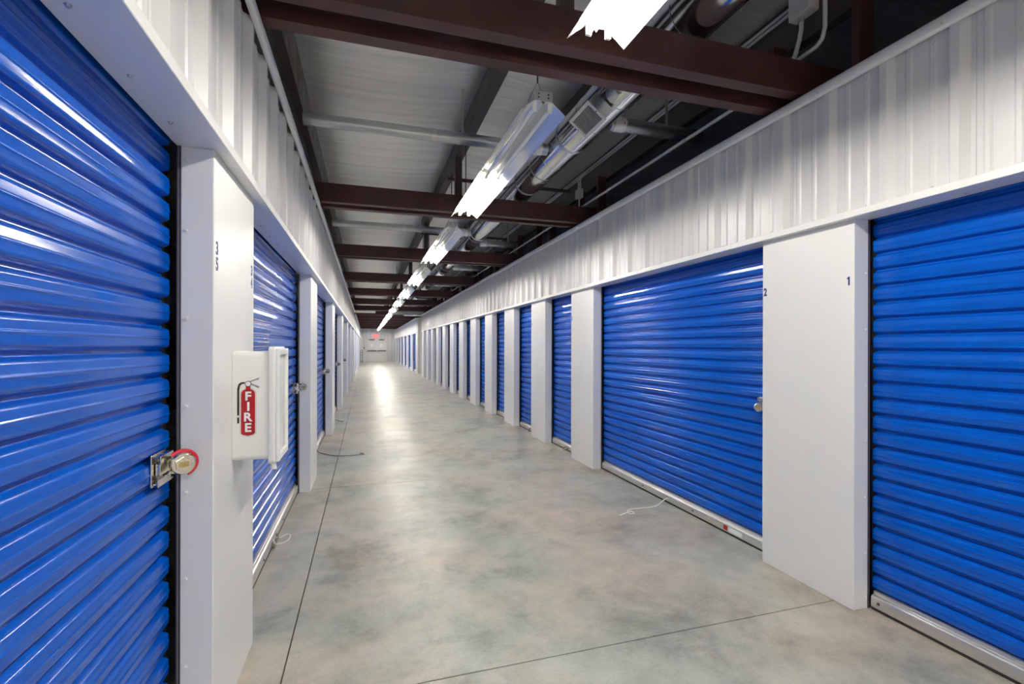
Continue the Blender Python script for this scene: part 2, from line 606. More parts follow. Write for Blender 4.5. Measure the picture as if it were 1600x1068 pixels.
def make_door(s, w):
    """a roll-up door: corrugated curtain, bottom bar with seal, two tracks; origin at its near bottom corner on the wall face"""
    root = empty('roll_up_door')
    curtain_mesh(s, w).build('curtain', M['blue'], root, smooth=True, angle=70)
    bar = MB().prism(BAR, lambda n, z: (s * n, 0.012, z), lambda n, z: (s * n, w - 0.012, z)).build('bottom_bar', M['alu'], root, smooth=True, angle=50)
    MB().prism(SEAL, lambda n, z: (s * n, 0.012, z), lambda n, z: (s * n, w - 0.012, z)).build('weather_seal', M['rubber'], bar)
    q = MB()
    for u in (0.02, w * 0.33, w * 0.66, w - 0.02):
        b = screws_mesh([(-s * 0.108, u + 0.03 if u < 1 else u - 0.03, 0.045)], (s, 0, 0), 0.006)
        q.add(b.v, b.f)
    q.build('bolts', M['darkmetal'], bar)['kind'] = 'stuff'
    for side in (0, 1):
        u = 0.0 if side == 0 else w
        d = -1 if side == 0 else 1
        g = MB()
        g.box(*sorted((-s * 0.101, -s * 0.112)), *sorted((u - d * 0.001, u + d * 0.05)), 0.0, 2.16)
        g.box(*sorted((-s * 0.158, -s * 0.166)), *sorted((u - d * 0.02, u + d * 0.05)), 0.0, 2.16)
        gd = g.build('track', M['guide'], root)
        MB().box(*sorted((-s * 0.104, -s * 0.109)), *sorted((u - d * 0.002, u + d * 0.02)), 0.0, 2.10).build('track_lip', M['guide_lip'], gd)
    return root


def add_latch(root, s, w):
    """slide latch on the curtain beside the right-hand post as seen from the aisle (far end on the left wall, near end on the right wall)"""
    e, d = (w, -1) if s == 1 else (0.0, 1)           # u at the post edge and direction away from it
    z = 1.0
    U = lambda a: e + d * a
    q = MB()
    q.box(*sorted((-s * 0.131, -s * 0.126)), *sorted((U(0.045), U(0.155))), z - 0.050, z + 0.050)
    q.box(*sorted((-s * 0.126, -s * 0.104)), *sorted((U(0.050), U(0.150))), z + 0.040, z + 0.046)
    q.box(*sorted((-s * 0.126, -s * 0.104)), *sorted((U(0.050), U(0.150))), z - 0.046, z - 0.040)
    q.box(*sorted((-s * 0.108, -s * 0.103)), *sorted((U(0.050), U(0.150))), z + 0.022, z + 0.046)
    q.box(*sorted((-s * 0.108, -s * 0.103)), *sorted((U(0.070), U(0.170))), z - 0.046, z - 0.022)
    la = q.build('latch', M['nickel'], root, bevel=0.0015)
    b = MB().box(*sorted((-s * 0.124, -s * 0.110)), *sorted((U(-0.01), U(0.135))), z - 0.018, z + 0.018)
    b.box(*sorted((-s * 0.112, -s * 0.070)), *sorted((U(0.060), U(0.068))), z - 0.030, z + 0.030)
    b.build('slide_bolt', M['nickel'], la, bevel=0.0015)
    screws_mesh([(-s * 0.126, U(a), z + zz) for a in (0.058, 0.142) for zz in (-0.032, 0.032)], (s, 0, 0), 0.004).build('rivets', M['darkmetal'], la)['kind'] = 'stuff'
    return la


def disc_lock(loc, axis, label, red=False, r=0.036):
    root = empty('disc_padlock', loc)
    a = Vector(axis).normalized()
    u = a.cross(Vector((0, 0, 1))).normalized()
    w = u.cross(a)
    t = 0.0125
    q = MB()
    n = 28
    prof = [(-t, 0.0), (-t, r * 0.86), (-t * 0.75, r * 0.96), (-t * 0.4, r), (t * 0.4, r), (t * 0.75, r * 0.96), (t, r * 0.86), (t, 0.0)]
    vs, fs = [], []
    for h_, rr in prof:
        for k in range(n):
            an = 2 * PI * k / n
            vs.append(a * h_ + (u * math.cos(an) + w * math.sin(an)) * max(rr, 0.0004))
    for i in range(len(prof) - 1):
        for k in range(n):
            fs.append((i * n + k, i * n + (k + 1) % n, (i + 1) * n + (k + 1) % n, (i + 1) * n + k))
    q.add(vs, fs).build('lock_body', M['nickel'], root, smooth=True, angle=40)
    # shield plate with the dial window
    sh = MB()
    pts = [(-0.62, 0.30), (0.0, 0.66), (0.62, 0.30), (0.55, -0.38), (0.0, -0.70), (-0.55, -0.38)]
    sh.prism([(x * r, y * r) for x, y in pts], lambda p, z: u * p + w * z + a * t, lambda p, z: u * p + w * z + a * (t + 0.004))
    pl = sh.build('lock_face', M['nickel'], root, bevel=0.001)
    dl = MB()
    for k in range(4):
        c = a * (t + 0.0046) + u * ((k - 1.5) * 0.0072)
        dl.obox(c, (u, w, a), (0.0028, 0.0085, 0.0014))
    dl.build('number_wheels', M['brass'], pl)
    sk = MB()
    path = []
    for k in range(9):
        an = PI * (0.25 + 0.5 * k / 8)
        path.append((u * math.cos(an) + w * math.sin(an)) * (r * 0.80))
    sk.tube(path, 0.0042, 8).build('shackle', M['galv'], root, smooth=True)
    if red:
        rb = MB()
        path = []
        for k in range(23):
            an = R(45 + 205 * k / 22)
            path.append((u * math.cos(an) + w * math.sin(an)) * (r + 0.0035) - a * 0.002)
        rb.tube(path, 0.0062, 8).build('rubber_band', M['redband'], root, smooth=True)
    tag(root, label, 'padlock', 'disc padlocks on the latches')
    return root


def rope(root, pts, m, r=0.0035, name='pull_cord'):
    # smooth the points a little
    P = [Vector((p[0], p[1], max(p[2], r * 1.02))) for p in pts]
    out = []
    for i in range(len(P) - 1):
        p0, p1, p2, p3 = P[max(i - 1, 0)], P[i], P[i + 1], P[min(i + 2, len(P) - 1)]
        for k in range(5):
            t = k / 5
            out.append(0.5 * ((2 * p1) + (p2 - p0) * t + (2 * p0 - 5 * p1 + 4 * p2 - p3) * t * t + (3 * p1 - p0 - 3 * p2 + p3) * t ** 3))
    out.append(P[-1])
    L = root.location
    return MB().tube([p - L for p in out], r, 7).build(name, m, root, smooth=True)


ORD = ['first', 'second', 'third', 'fourth', 'fifth', 'sixth', 'seventh', 'eighth', 'ninth', 'tenth', 'eleventh', 'twelfth', 'thirteenth', 'fourteenth', 'fifteenth']
PD = {}


def place_door(s, X, y0, w, label, group):
    key = (s, round(w, 3))
    if key not in PD:
        PD[key] = make_door(s, w)
        o = PD[key]
    else:
        o = copy_tree(PD[key])
    o.location = (X, y0, 0)
    tag(o, label, 'door', group)
    return o


WIDE_L = 3.048 - PW
ld, rd = [], []
GL, GR = 'blue roll-up doors along the wall with the fire cabinet', 'blue roll-up doors along the wall with the long conduit'
lab_l = ['large glossy blue roll-up door in the near corner, with a red-banded padlock on its latch',
         'blue roll-up door just past the white fire cabinet, padlocked, cord loop on the floor',
         'third blue roll-up door on the fire cabinet side, long dark cord across the floor',
         'fourth blue roll-up door on the fire cabinet side, a sliver with a short cord',
         'fifth blue roll-up door on the fire cabinet side, almost hidden between white posts',
         'sixth blue roll-up door on the fire cabinet side, almost hidden between white posts',
         'seventh blue roll-up door on the fire cabinet side, last before the cross aisle']
ys = [-0.549] + [p + PW for p in L_POST[:-1]]
ends = L_POST
for i, (a, b) in enumerate(zip(ys, ends)):
    w = WIDE_L if i in (0, 2, 3, 4, 5, 6) else b - a
    ld.append((i, a, b - a))
LD = {}
for i, a, w in ld:
    w = round(w, 3)
    if abs(w - WIDE_L) < 0.003:
        w = WIDE_L
    LD[i] = place_door(1, XL, a, w, lab_l[i], GL)
lab_r = ['wide blue roll-up door with the number 1 on the white post beside it',
         'wide blue roll-up door between numbers 2 and 3, pale cord on the floor']
RDR = {}
RDR[0] = place_door(-1, XR, -0.549, 2.438, lab_r[0], GR)
RDR[1] = place_door(-1, XR, 2.499, 4.923 - 2.499, lab_r[1], GR)
for k in range(11):
    a = 4.923 + 1.524 * k + PW
    RDR[2 + k] = place_door(-1, XR, a, 0.914, '%s blue roll-up door on the conduit side, a narrow one between white posts' % ORD[2 + k], GR)

# latches come after the copies, on the doors that show one
for i in range(5):
    w = (L_POST[i] - ys[i])
    add_latch(LD[i], 1, w)
add_latch(RDR[1], -1, 2.424)
ax = (0.50, -0.86, -0.06)
disc_lock((XL - 0.066, L_POST[0] - 0.085, 1.008), ax, 'nickel disc padlock with a red rubber band on the nearest blue door', True, 0.037)
disc_lock((XL - 0.062, L_POST[1] - 0.087, 1.010), ax, 'plain nickel disc padlock on the door just past the fire cabinet', False)
disc_lock((XL - 0.062, L_POST[2] - 0.087, 1.005), ax, 'small shiny disc padlock on the third door of the fire cabinet side', False)
disc_lock((XL - 0.062, L_POST[3] - 0.087, 1.005), ax, 'tiny disc padlock on the fourth door of the fire cabinet side', False)
disc_lock((XL - 0.062, L_POST[4] - 0.087, 1.005), ax, 'farthest disc padlock of those on the fire cabinet side', False)
disc_lock((XR + 0.075, 2.499 + 0.105, 0.985), (-0.8, -0.55, -0.1), 'nickel disc padlock half hidden behind the post marked 1 and 2', False, 0.032)

# pull cords tied to the bottom bars
rope(RDR[1], [(2.566, 3.665, 0.045), (2.53, 3.66, 0.040), (2.44, 3.63, 0.006), (2.33, 3.605, 0.004), (2.20, 3.61, 0.004), (2.135, 3.60, 0.004), (2.10, 3.555, 0.004), (2.095, 3.515, 0.006), (2.115, 3.50, 0.008), (2.14, 3.52, 0.007), (2.12, 3.55, 0.010), (2.07, 3.535, 0.005), (1.99, 3.50, 0.004)], M['rope'], 0.0055)
rope(RDR[2], [(2.566, 5.93, 0.04), (2.55, 5.96, 0.01), (2.50, 6.02, 0.005), (2.44, 6.05, 0.005), (2.36, 5.98, 0.005), (2.33, 5.90, 0.004)], M['rope'], 0.004)
rope(RDR[2], [(2.566, 5.86, 0.045), (2.54, 5.88, 0.02), (2.53, 5.94, 0.015), (2.55, 5.97, 0.03), (2.566, 5.92, 0.05)], M['darkrope'], 0.006)
rope(RDR[3], [(2.566, 7.30, 0.045), (2.54, 7.33, 0.02), (2.53, 7.40, 0.012), (2.55, 7.43, 0.03), (2.566, 7.38, 0.05)], M['darkrope'], 0.006)
rope(RDR[4], [(2.566, 8.93, 0.04), (2.52, 8.95, 0.005), (2.42, 8.84, 0.005), (2.36, 8.86, 0.005), (2.33, 8.98, 0.005), (2.40, 9.02, 0.005)], M['rope'], 0.004)
rope(LD[1], [(-0.614, 3.66, 0.05), (-0.60, 3.65, 0.02), (-0.575, 3.68, 0.006), (-0.548, 3.70, 0.005), (-0.528, 3.76, 0.005), (-0.530, 3.83, 0.005), (-0.556, 3.85, 0.005), (-0.588, 3.80, 0.006), (-0.606, 3.74, 0.03), (-0.614, 3.70, 0.05)], M['rope'], 0.004)
rope(LD[1], [(-0.612, 3.62, 0.045), (-0.600, 3.60, 0.015), (-0.605, 3.68, 0.010), (-0.600, 3.75, 0.02), (-0.612, 3.76, 0.05)], M['darkrope'], 0.007)
rope(LD[2], [(-0.614, 6.67, 0.05), (-0.58, 6.67, 0.01), (-0.50, 6.58, 0.005), (-0.40, 6.46, 0.005), (-0.30, 6.41, 0.005), (-0.18, 6.40, 0.005), (-0.06, 6.43, 0.005), (-0.03, 6.47, 0.006), (-0.05, 6.50, 0.006), (-0.075, 6.46, 0.008), (-0.02, 6.42, 0.005)], M['darkrope'], 0.005)
rope(LD[3], [(-0.614, 9.75, 0.05), (-0.60, 9.74, 0.02), (-0.57, 9.66, 0.005), (-0.52, 9.48, 0.005), (-0.45, 9.36, 0.005), (-0.40, 9.36, 0.005)], M['darkrope'], 0.005)
# printed labels on the wide door's bar
for y0, y1, m in ((2.935, 2.975, 'red'), (2.79, 2.925, 'paper')):
    MB().box(-0.1085 + 0, -0.1075, 0, 0, 0, 0)
    MB().box(0.1072, 0.1080, y0 - 2.499, y1 - 2.499, 0.026, 0.060).build('warning_label', M[m], [c for c in RDR[1].children if c.name.startswith('bottom_bar')][0])

# ------------------------------------------------------------------ the aisle beyond the cross aisle
RY0, LY0, YE = 24.66, 22.60, 44.60
wrf = struct(empty('wall_right_far'))
wlf = struct(empty('wall_left_far'))
header(wrf, -1, XR, RY0, YE, RY0 + 0.15, [j for j in JT if j > RY0])
header(wlf, 1, XL, LY0, YE, LY0 + 0.15, [j for j in JT if j > LY0])
GLF, GRF = 'far roll-up doors beyond the cross aisle, fire cabinet side', 'far roll-up doors beyond the cross aisle, conduit side'
k = 0
y = LY0
while y < YE - 0.3:
    post(wlf, 1, XL, y, 0)
    if y + 3.048 < YE:
        place_door(1, XL, y + PW, WIDE_L, '%s edge-on roll-up door beyond the cross aisle on the fire cabinet side' % ORD[k], GLF)
        k += 1
    y += 3.048
y = RY0
k = 0
while y < YE - 0.3:
    post(wrf, -1, XR, y, 0)
    if y + 3.048 < YE:
        place_door(-1, XR, y + PW, 2.438, '%s dark roll-up door beyond the cross aisle on the conduit side' % ORD[k], GRF)
        k += 1
    y += 3.048
# cross-aisle walls that face the camera
for nm, x0, x1, yy in (('wall_cross_right', XR, 5.9, RY0), ('wall_cross_left', -3.9, XL, LY0)):
    wc = struct(empty(nm))
    x = x0
    while x < x1 - 0.05:
        ww = min(0.906, x1 - x)
        o = panel_mesh(1, ww - 0.0015, 0.0, 2.80).build('wall_panel', M['white_rib'], wc)
        o.rotation_euler = (0, 0, -PI / 2)
        o.location = (x, yy, 0)
        x += 0.906
    MB().box(x0, x1, yy - 0.05, yy + 0.02, 2.79, 2.85).build('cap_trim', M['white'], wc, bevel=0.008)
# return ends of the near blocks, facing the cross aisle
struct(MB().box(XR, 5.9, 22.30, 22.34, 0, 2.85).build('wall_return_right', M['white']))
struct(MB().box(-3.9, XL, 20.80, 20.84, 0, 2.85).build('wall_return_left', M['white']))

# end wall with the double exit door
we = struct(empty('wall_end'))
x = XL - 0.4
while x < XR + 0.3:
    o = panel_mesh(1, 0.9045, 0.0, 3.0).build('wall_panel', M['white_rib'], we)
    o.rotation_euler = (0, 0, -PI / 2)
    o.location = (x, YE, 0)
    x += 0.906
MB().box(-4, 6, YE + 0.01, YE + 0.1, 2.8, 3.75).build('upper_sheet', M['white'], we)
d1 = struct(empty('door_1', (0, YE - 0.06, 0)))
x0, x1, zt = 0.06, 1.70, 2.02
q = MB().box(x0 - 0.06, x0, -0.01, 0.06, 0, zt + 0.06).box(x1, x1 + 0.06, -0.01, 0.06, 0, zt + 0.06).box(x0, x1, -0.01, 0.06, zt, zt + 0.06)
q.build('door_frame', M['doorpaint'], d1)
xm = (x0 + x1) / 2
for a, b, hs in ((x0, xm - 0.004, 1), (xm + 0.004, x1, -1)):
    lf = MB().box(a + 0.004, b, 0.0, 0.045, 0.01, zt - 0.004).build('door_leaf', M['doorpaint'], d1, bevel=0.003)
    lf['label'] = 'cream door leaf with dark push bar'
    pb = MB().box(a + 0.03, b - 0.03, -0.075, -0.03, 0.95, 1.03).box(a + 0.03, a + 0.10, -0.03, 0.0, 0.955, 1.025).box(b - 0.10, b - 0.03, -0.03, 0.0, 0.955, 1.025)
    pb.build('push_bar', M['darkmetal'], lf, bevel=0.004)
    c = (a + b) / 2
    MB().box(c - 0.11, c + 0.11, -0.004, 0.0, 1.33, 1.60).build('notice', M['paper'], lf)
    q = MB().box(c - 0.22, c + 0.22, -0.07, 0.0, zt - 0.10, zt - 0.03)
    q.box(c - 0.30, c + 0.30, -0.09, -0.075, zt - 0.02, zt + 0.005)
    q.build('door_closer', M['darkmetal'], lf, bevel=0.004)
    for z in (0.25, 1.0, 1.75):
        hx = a if hs == 1 else b
        MB().tube([(hx, -0.006, z - 0.05), (hx, -0.006, z + 0.05)], 0.008, 8).build('hinge', M['darkmetal'], lf)
MB().box(xm - 0.03, xm + 0.03, -0.012, -0.001, 0.01, zt - 0.004).build('astragal', M['doorpaint'], d1)

ex = empty('exit_sign', (0.80, YE - 0.06, 2.30))
MB().box(-0.24, 0.24, -0.02, 0.05, -0.15, 0.15).build('sign_case', M['exit'], ex, bevel=0.01)
text_mesh('sign_letters', 'EXIT', 0.17, M['exit_letter'], ex, (0, -0.022, 0), (1, 0, 0), (0, 0, 1), 0.02)
tag(ex, 'glowing red exit sign above the far double door', 'sign')

ht = empty('hand_truck', (-0.40, 42.9, 0))
q = MB()
for xx in (-0.08, 0.08):
    q.tube([(xx, 0.10, 0.08), (xx, 0.22, 0.98), (xx * 0.7, 0.25, 1.05)], 0.016, 8)
for z in (0.25, 0.45, 0.65, 0.85):
    q.box(-0.08, 0.08, 0.10 + z * 0.12, 0.115 + z * 0.12, z - 0.02, z + 0.02)
q.tube([(-0.056, 0.25, 1.05), (0, 0.255, 1.065), (0.056, 0.25, 1.05)], 0.016, 8)
q.build('frame', M['black'], ht)
MB().box(-0.09, 0.09, -0.12, 0.10, 0.01, 0.02).build('toe_plate', M['galv'], ht)
MB().box(-0.075, 0.075, 0.02, 0.10, 0.05, 0.46).build('back_panel', M['galv'], ht)
for xx in (-0.10, 0.10):
    MB().tube([(xx - 0.018, 0.16, 0.085), (xx + 0.018, 0.16, 0.085)], 0.085, 16).build('wheel', M['rubber'], ht)
tag(ht, 'black upright hand truck standing by the wall near the far door', 'hand truck')

sw = empty('door_switch', (-0.19, YE - 0.03, 1.22))
MB().box(-0.04, 0.04, -0.05, 0.0, -0.07, 0.07).build('switch_box', M['darkmetal'], sw, bevel=0.004)
MB().tube([(0, -0.02, 0.07), (0, -0.02, 1.55)], 0.012, 8).build('conduit', M['pvc'], sw)
tag(sw, 'small dark switch box with a vertical conduit beside the far double door', 'switch')

# ------------------------------------------------------------------ ceiling: insulation, purlins, joists, struts
ce = struct(empty('ceiling'))


def sheet(x0, x1, z0, z1, sag):
    q = MB()
    nx, ys_ = 14, [-6.2, 10, 22, 46]
    vs = []
    for y in ys_:
        for i in range(nx + 1):
            t = i / nx
            vs.append((x0 + (x1 - x0) * t, y, z0 + (z1 - z0) * t - sag * (math.sin(PI * t) ** 0.6)))
    fs = []
    for j in range(len(ys_) - 1):
        for i in range(nx):
            a = j * (nx + 1) + i
            fs.append((a, a + 1, a + nx + 2, a + nx + 1))
    q.add(vs, fs)
    return q.build('insulation_sheet', M['facing'], ce, smooth=True)


sheet(-4.0, -0.53, 3.52, 3.66, 0.02)
sheet(-0.53, 1.0, 3.66, 3.71, 0.05)
sheet(1.0, 2.69, 3.71, 3.65, 0.05)
sheet(2.69, 6.0, 3.65, 3.50, 0.03)


def purlin(x, z0, z1, flange=0.06, d=1, t=0.004):
    sec = [(0, z0), (d * flange, z0), (d * flange, z0 + 0.018), (d * (flange - t), z0 + 0.018), (d * (flange - t), z0 + t), (d * t, z0 + t), (d * t, z1 - t), (d * flange, z1 - t), (d * flange, z1), (0, z1)]
    MB().prism(sec, lambda a, b: (x + a, -6.1, b), lambda a, b: (x + a, 44.6, b)).build('purlin', M['purlin'], ce)


purlin(-0.505, 3.34, 3.66, 0.065, -1)
purlin(0.955, 3.52, 3.70, 0.095)
purlin(1.770, 3.46, 3.68, 0.09)
purlin(2.66, 3.34, 3.65, 0.07)

JS = [(0.0, 2.87), (0.08, 2.87), (0.08, 2.895), (0.076, 2.895), (0.076, 2.876), (0.005, 2.876), (0.005, 3.054), (0.076, 3.054), (0.076, 3.04), (0.08, 3.04), (0.08, 3.06), (0.0, 3.06)]
pj = MB().prism(JS, lambda a, b: (-0.72, a, b), lambda a, b: (2.78, a, b)).build('joist', M['oxide'], ce)
first = True
for k in range(-2, 14):
    for dy in (0.0, 0.205):
        o = pj if first else same(pj, ce)
        first = False
        o.location = (0, 2.18 + BAY * k + dy, 0)
pst = MB()
pst.box(0.955, 0.961, -0.035, 0.035, 3.02, 3.53).box(0.955, 1.03, -0.035, -0.030, 3.02, 3.53).box(1.024, 1.03, -0.035, 0.0, 3.02, 3.53)
ps = pst.build('strut', M['purlin'], ce)
pb_ = MB().box(0.98, 2.66, -0.018, 0.018, 3.49, 3.525)
pbr = pb_.build('brace', M['purlin'], ce)
ps.location = (0, 2.32, 0)
pbr.location = (0, 6.03 - BAY, 0)
for k in range(1, 13):
    same(ps, ce, (0, 2.32 + BAY * k, 0))
    same(pbr, ce, (0, 6.03 + BAY * (k - 1), 0))
# studs behind the header of the conduit side
st = MB().box(0, 0.10, 0, 0.045, H_OPEN + 0.02, 3.345).build('stud', M['oxide'], wr_)
first = True
for y in R_POST:
    for yy in (y, y + PW - 0.045):
        o = st if first else same(st, wr_)
        first = False
        o.location = (XR + 0.075, yy + 0.03, 0)
# dark outer shells beyond the lockers
struct(MB().box(-4.1, -4.0, -6.2, 46, 0, 3.7).build('wall_outer_left', M['cavity']))
struct(MB().box(6.0, 6.1, -6.2, 46, 0, 3.7).build('wall_outer_right', M['cavity']))
# backs of the lockers' corridor side above the doors
for wall, s, X, y1 in ((wl, 1, XL, 20.8), (wr_, -1, XR, 22.3)):
    MB().box(*sorted((X - s * 0.012, X - s * 0.016)), -6.0, y1, 2.10, 2.79).build('backing_sheet', M['cavity'], wall)

# ------------------------------------------------------------------ strip lights
RP = [(-0.140, 0.000), (-0.137, 0.003), (-0.118, 0.018), (-0.100, 0.034), (-0.078, 0.050), (-0.060, 0.066), (-0.048, 0.070), (-0.014, 0.070), (0.0, 0.052)]
RP = RP + [(-x, z) for x, z in RP[:-1][::-1]]


def make_fixture():
    L = 2.38
    root = empty('strip_light')
    n = len(RP)
    vs = [(x, y, z) for y in (0, L) for x, z in RP] + [(x, y, z + 0.0025) for y in (0, L) for x, z in RP]
    fs = []
    for i in range(n - 1):
        fs += [(i, i + 1, n + i + 1, n + i), (2 * n + i, 3 * n + i, 3 * n + i + 1, 2 * n + i + 1), (i, 2 * n + i, 2 * n + i + 1, i + 1), (n + i, n + i + 1, 3 * n + i + 1, 3 * n + i)]
    MB().add(vs, fs).build('reflector', M['reflector'], root, smooth=True, angle=50)
    hs = MB().box(-0.055, 0.055, 0.0, L, 0.074, 0.124).build('housing', M['housing'], root, bevel=0.004)
    q = MB().box(-0.056, 0.056, -0.004, 0.0, 0.070, 0.126)
    q.build('end_plate', M['housing'], hs)
    screws_mesh([(x, -0.004, z) for x in (-0.03, 0.03) for z in (0.09, 0.11)], (0, -1, 0), 0.004).build('screws', M['darkmetal'], hs)['kind'] = 'stuff'
    for x in (-0.047, 0.047):
        for y0, y1, on in ((0.035, 1.165, False), (1.225, 2.345, True)):
            MB().tube([(x, y0, 0.036), (x, y1, 0.036)], 0.0135, 14).build('lit_tube' if on else 'unlit_tube', M['tube_on'] if on else M['tube_off'], root, smooth=True, angle=50)
        for y in (0.022, 1.178, 1.212, 2.358):
            MB().box(x - 0.013, x + 0.013, y - 0.008, y + 0.008, 0.016, 0.072).build('lamp_holder', M['socket'], root, bevel=0.003)
    for y in (0.10, L - 0.10):
        ch = MB().tube([(0, y, 0.23), (0, y, 0.74)], 0.005, 6)
        ch.tube([(-0.058, y, 0.112), (0, y, 0.24), (0.058, y, 0.112)], 0.0022, 6)
        ch.build('hanger', M['wire'], root)
    return root


lab_f = ['strip light nearest the camera, only its bright end showing at the top edge', 'whole strip light with a dim near half, hanging just past the first joist pair']
fx = make_fixture()
for k in range(-1, 14):
    i = k + 1
    o = fx if i == 0 else copy_tree(fx)
    if 7 <= k <= 10:
        for t in [c for c in o.children if c.name.startswith('unlit_tube')]:
            n_ = MB().tube([(0, 0, 0), (0, 1.13, 0)], 0.0135, 14).build('lit_tube', M['tube_on'], o, smooth=True, angle=50) if 'far' not in PD else same(PD['far'], o)
            PD.setdefault('far', n_)
            n_.location = (-0.047 if len([c for c in o.children if c.name.startswith('lit_tube')]) == 3 else 0.047, 0.035, 0.036)
            bpy.data.objects.remove(t)
    o.location = (XC, min(2.62 + BAY * k, 42.05), ZF)
    if k == 13:
        for t in [c for c in o.children if c.name.startswith('lit_tube')]:
            t.location.y -= 1.19
        for t in [c for c in o.children if c.name.startswith('unlit_tube')]:
            t.location.y += 1.19
    tag(o, lab_f[i] if i < 2 else '%s strip light from the camera in the row down the aisle' % ORD[i], 'light', 'fluorescent strip lights down the aisle')

# ------------------------------------------------------------------ ducts
DX, DZ, DR = 1.737, 3.25, 0.155
du = empty('spiral_duct', (DX, 0, DZ))
sec_l = 1.22
sec = MB().tube([(0, 0.0, 0), (0, sec_l - 0.002, 0)], DR, 40, caps=False).build('duct_section', M['duct'], du, smooth=True)
col = MB().tube([(0, -0.02, 0), (0, -0.012, 0), (0, 0.0, 0), (0, 0.012, 0), (0, 0.02, 0)], [DR + 0.0005, DR + 0.005, DR + 0.003, DR + 0.005, DR + 0.0005], 40, caps=False).build('collar', M['duct_dull'], du, smooth=True)
ny = 0
for k in range(18):
    y = -1.0 + sec_l * k
    if k == 0:
        sec.location = (0, y, 0)
        col.location = (0, y, 0)
    else:
        same(sec, du, (0, y, 0))
        same(col, du, (0, y, 0))
for k in range(0, 54):
    y = -1.0 + sec_l / 3 * k
    if k % 3:
        r_ = MB().tube([(0, -0.004, 0), (0, 0, 0), (0, 0.004, 0)], [DR + 0.0003, DR + 0.002, DR + 0.0003], 40, caps=False) if k == 1 else None
        if r_:
            rib = r_.build('seam', M['duct'], du, smooth=True)
            rib.location = (0, y, 0)
        else:
            same(rib, du, (0, y, 0))
for y in (1.6, 4.6, 7.7, 10.8):
    q = MB()
    pth = [(DR * 1.01 * math.cos(a), 0, DR * 1.01 * math.sin(a)) for a in [PI * k / 12 - PI for k in range(13)]]
    for a, b in zip(pth[:-1], pth[1:]):
        q.add([(a[0], y - 0.012, a[2]), (a[0], y + 0.012, a[2]), (b[0], y + 0.012, b[2]), (b[0], y - 0.012, b[2])], [(0, 1, 2, 3)])
    for sx in (-1, 1):
        q.box(sx * DR * 1.01 - 0.001, sx * DR * 1.01 + 0.001, y - 0.012, y + 0.012, 0, 0.41)
    q.build('hanger_strap', M['galv'], du)
tag(du, 'shiny round spiral duct running the length of the aisle above the joists', 'duct')
# supply register on the duct's underside, with its boot
e1, e2, en = Vector((0, 1, 0)), Vector((0.79, 0, -0.613)), Vector((-0.613, 0, -0.79))
rc = Vector((1.548, 3.205, 3.052)) - Vector((DX, 0, DZ))
W1, W2 = 0.162, 0.094


def ring(q, c, a, b, wi, th):
    """rectangular frame in the plane e1,e2 about c: outer half sizes a,b, border wi"""
    q.obox(c + e1 * (a - wi / 2), (e1, e2, en), (wi / 2, b, th))
    q.obox(c - e1 * (a - wi / 2), (e1, e2, en), (wi / 2, b, th))
    q.obox(c + e2 * (b - wi / 2), (e1, e2, en), (a - wi, wi / 2, th))
    q.obox(c - e2 * (b - wi / 2), (e1, e2, en), (a - wi, wi / 2, th))


rg = ring
q = MB()
ring(q, rc, W1, W2, 0.026, 0.004)
rf = q.build('register', M['plastic'], du, bevel=0.0015)
rf['label'] = 'white slotted air register'
q = MB().obox(rc - en * 0.075, (e1, e2, en), (W1 - 0.02, W2 - 0.016, 0.001))
ring(q, rc - en * 0.055, W1 - 0.016, W2 - 0.012, 0.004, 0.052)
q.build('register_boot', M['duct_dull'], rf)
MB().obox(rc - en * 0.016, (e1, e2, en), (W1 - 0.022, W2 - 0.018, 0.001)).build('throat_shade', M['rubber'], rf)  # black sheet behind the louvers, painted stand-in for the shade inside the boot
t1 = (e1 * -0.40 + en * 0.92).normalized()
for k in range(15):
    c = rc + e1 * ((k - 7) * (2 * (W1 - 0.028) / 15)) - en * 0.004
    MB().obox(c, (t1, e2, t1.cross(e2)), (0.0055, W2 - 0.027, 0.0009)).build('louver', M['plastic'], rf)
screws_mesh([rc + e1 * sg * (W1 - 0.012) + en * 0.004 for sg in (-1, 1)], en, 0.004).build('screws', M['darkmetal'], rf)['kind'] = 'stuff'


def branch(name, x0, x1, y, z, r, label, collar_x):
    root = empty(name, (x0, y, z))
    L = x1 - x0
    MB().tube([(0, 0, 0), (L * 0.5, 0, 0), (L, 0, 0)], r, 24).build('pipe', M['duct_dull'], root, smooth=True, angle=50)
    MB().tube([(L * 0.5 - 0.02, 0, 0), (L * 0.5 + 0.02, 0, 0)], r + 0.003, 24, caps=False).build('joint_band', M['galv'], root, smooth=True)
    MB().tube([(collar_x - 0.05 - x0, 0, 0), (collar_x + 0.05 - x0, 0, 0)], r + 0.006, 24, caps=False).build('tape_wrap', M['tape'], root, smooth=True)
    MB().box(L * 0.62 - 0.012, L * 0.62 + 0.012, -0.002, 0.002, r, 3.62 - z).build('hanger_strap', M['galv'], root)
    tag(root, label, 'duct', 'branch ducts above the aisle')
    return root


